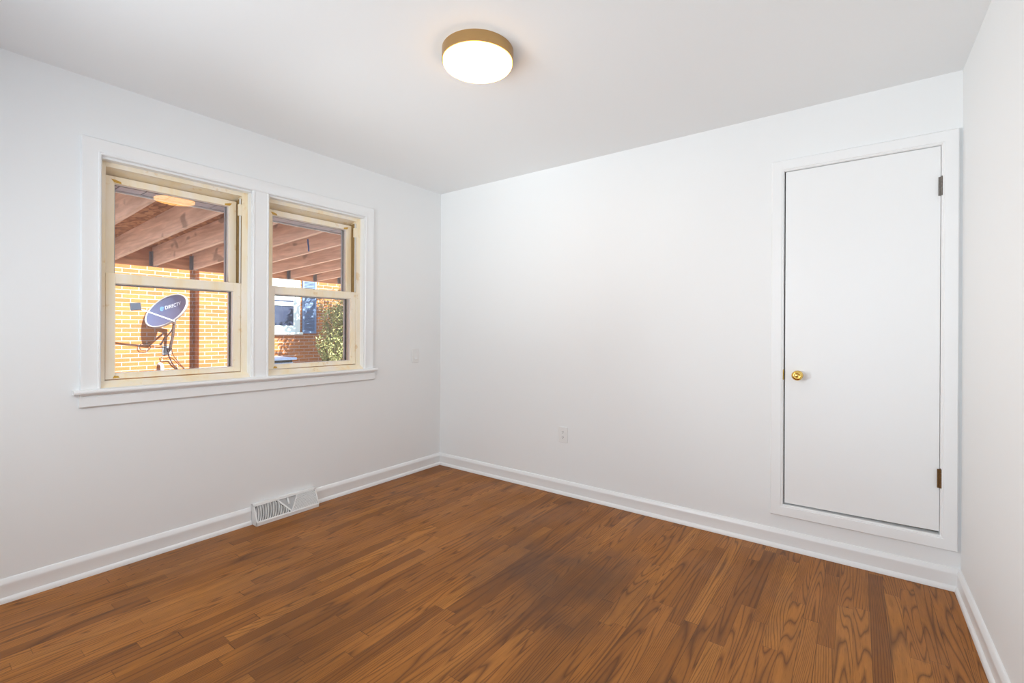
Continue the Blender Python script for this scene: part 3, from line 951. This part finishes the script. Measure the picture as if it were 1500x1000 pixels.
def cable(pts, r, label):
    # smooth through points
    P_ = [Vector(q) for q in pts]; out = []
    for i in range(len(P_) - 1):
        a, b_, c, d = P_[max(i - 1, 0)], P_[i], P_[i + 1], P_[min(i + 2, len(P_) - 1)]
        for k in range(8):
            t = k / 8
            out.append(0.5 * ((2 * b_) + (c - a) * t + (2 * a - 5 * b_ + 4 * c - d) * t * t + (3 * b_ - a - 3 * c + d) * t ** 3))
    out.append(P_[-1])
    return tag(MB().tube(out, r, 8).build('cable', M_cable, smooth=True), label, 'cable')


cable([(-6.13, -0.20, 0.855), (-6.15, -0.19, 0.78), (-6.25, -0.135, 0.70), (-6.27, -0.09, 0.61), (-6.28, -0.02, 0.52), (-6.29, 0.0, 0.40), (-6.29, 0.01, -0.30)], 0.009,
      'thick black cable dropping from the foot of the satellite dish mast')
cable([(-6.09, -0.165, 0.90), (-6.15, -0.14, 0.83), (-6.25, -0.09, 0.76), (-6.28, 0.00, 0.63), (-6.285, 0.08, 0.53), (-6.285, 0.12, 0.40), (-6.285, 0.13, -0.30)], 0.005,
      'thin dark cable hanging right of the thick one below the satellite dish')
lp = [(-6.285, -0.40, 0.985), (-6.27, -0.43, 0.98)]
for k in range(11):
    a = 1.2 + k / 10 * 5.6
    lp.append((-6.26, -0.475 + 0.075 * math.cos(a), 0.915 + 0.062 * math.sin(a)))
lp.append((-6.27, -0.30, 0.93)); lp.append((-6.285, -0.20, 0.90))
cable(lp, 0.005, 'looped dark cable on the brick wall left of the satellite dish mast')


# ------------------------------------------------------------------ planting
def leaves(name, mat, parent, centre, rad, n, size, shell=0.35, seed=1, droop=0.0):
    rnd = random.Random(seed); w = MB()
    for _ in range(n):
        while True:
            d = Vector((rnd.uniform(-1, 1), rnd.uniform(-1, 1), rnd.uniform(-1, 1)))
            if shell < d.length < 1: break
        # uneven lumps so the outline is ragged
        f = 0.86 + 0.14 * math.sin(d.x * 9 + seed) * math.cos(d.y * 8) + 0.10 * math.sin(d.z * 11 + d.y * 6)
        c = Vector(centre) + Vector((d.x * rad[0], d.y * rad[1], d.z * rad[2])) * f
        a = Vector((rnd.gauss(0, 1), rnd.gauss(0, 1), rnd.gauss(0, 1) - droop)).normalized()
        b_ = a.cross(Vector((rnd.gauss(0, 1), rnd.gauss(0, 1), rnd.gauss(0, 1)))).normalized()
        c2 = a.cross(b_) * size * 0.12
        s = size * rnd.uniform(0.7, 1.3)
        w.add([c - a * s, c + b_ * s * 0.45 + c2, c + a * s, c - b_ * s * 0.45 + c2], [(0, 1, 2), (0, 2, 3)])
    me = bpy.data.meshes.new(name)
    off = root_loc(parent)
    me.from_pydata([tuple(Vector(q) - off) for q in w.v], [], w.f); me.materials.append(mat)
    o = bpy.data.objects.new(name, me); COL.objects.link(o); o.parent = parent
    return o


bu = thing('leafy_shrub', (-5.4, 2.62, -0.3), 'tall yellow-green shrub outside seen through the right window', 'shrub')
leaves('foliage', M_leaf, bu, (-5.4, 2.74, 0.85), (0.50, 0.76, 1.42), 21000, 0.024, 0.15, 3)
w = MB()
rn = random.Random(5)
for k in range(9):
    a = rn.uniform(0, 6.28); w.tube([(-5.4, 2.62, -0.3), (-5.4 + 0.15 * math.cos(a), 2.62 + 0.2 * math.sin(a), 0.5), (-5.4 + 0.3 * math.cos(a), 2.62 + 0.42 * math.sin(a), 1.5)], [0.02, 0.013, 0.004], 6)
w.build('stem', M_bark, bu, smooth=True)
tr_ = thing('garden_tree', (-4.5, 4.0, -0.3), 'leafy tree beside the porch that dapples the brick wall with shade', 'tree')
leaves('foliage', M_leaf2, tr_, (-4.15, 3.25, 2.80), (0.80, 0.85, 0.80), 1900, 0.055, 0.0, 11)
w = MB()
w.tube([(-4.5, 4.0, -0.3), (-4.48, 3.95, 1.0), (-4.4, 3.8, 2.0), (-4.25, 3.55, 2.8), (-4.15, 3.45, 3.5)], [0.09, 0.075, 0.06, 0.04, 0.01], 10)
for k in range(8):
    a = k * 0.785; w.tube([(-4.35, 3.7, 2.3), (-4.2 + 0.3 * math.cos(a), 3.5 + 0.3 * math.sin(a), 2.8), (-4.15 + 0.6 * math.cos(a), 3.45 + 0.6 * math.sin(a), 3.3)], [0.03, 0.018, 0.005], 6)
w.build('trunk', M_bark, tr_, smooth=True)
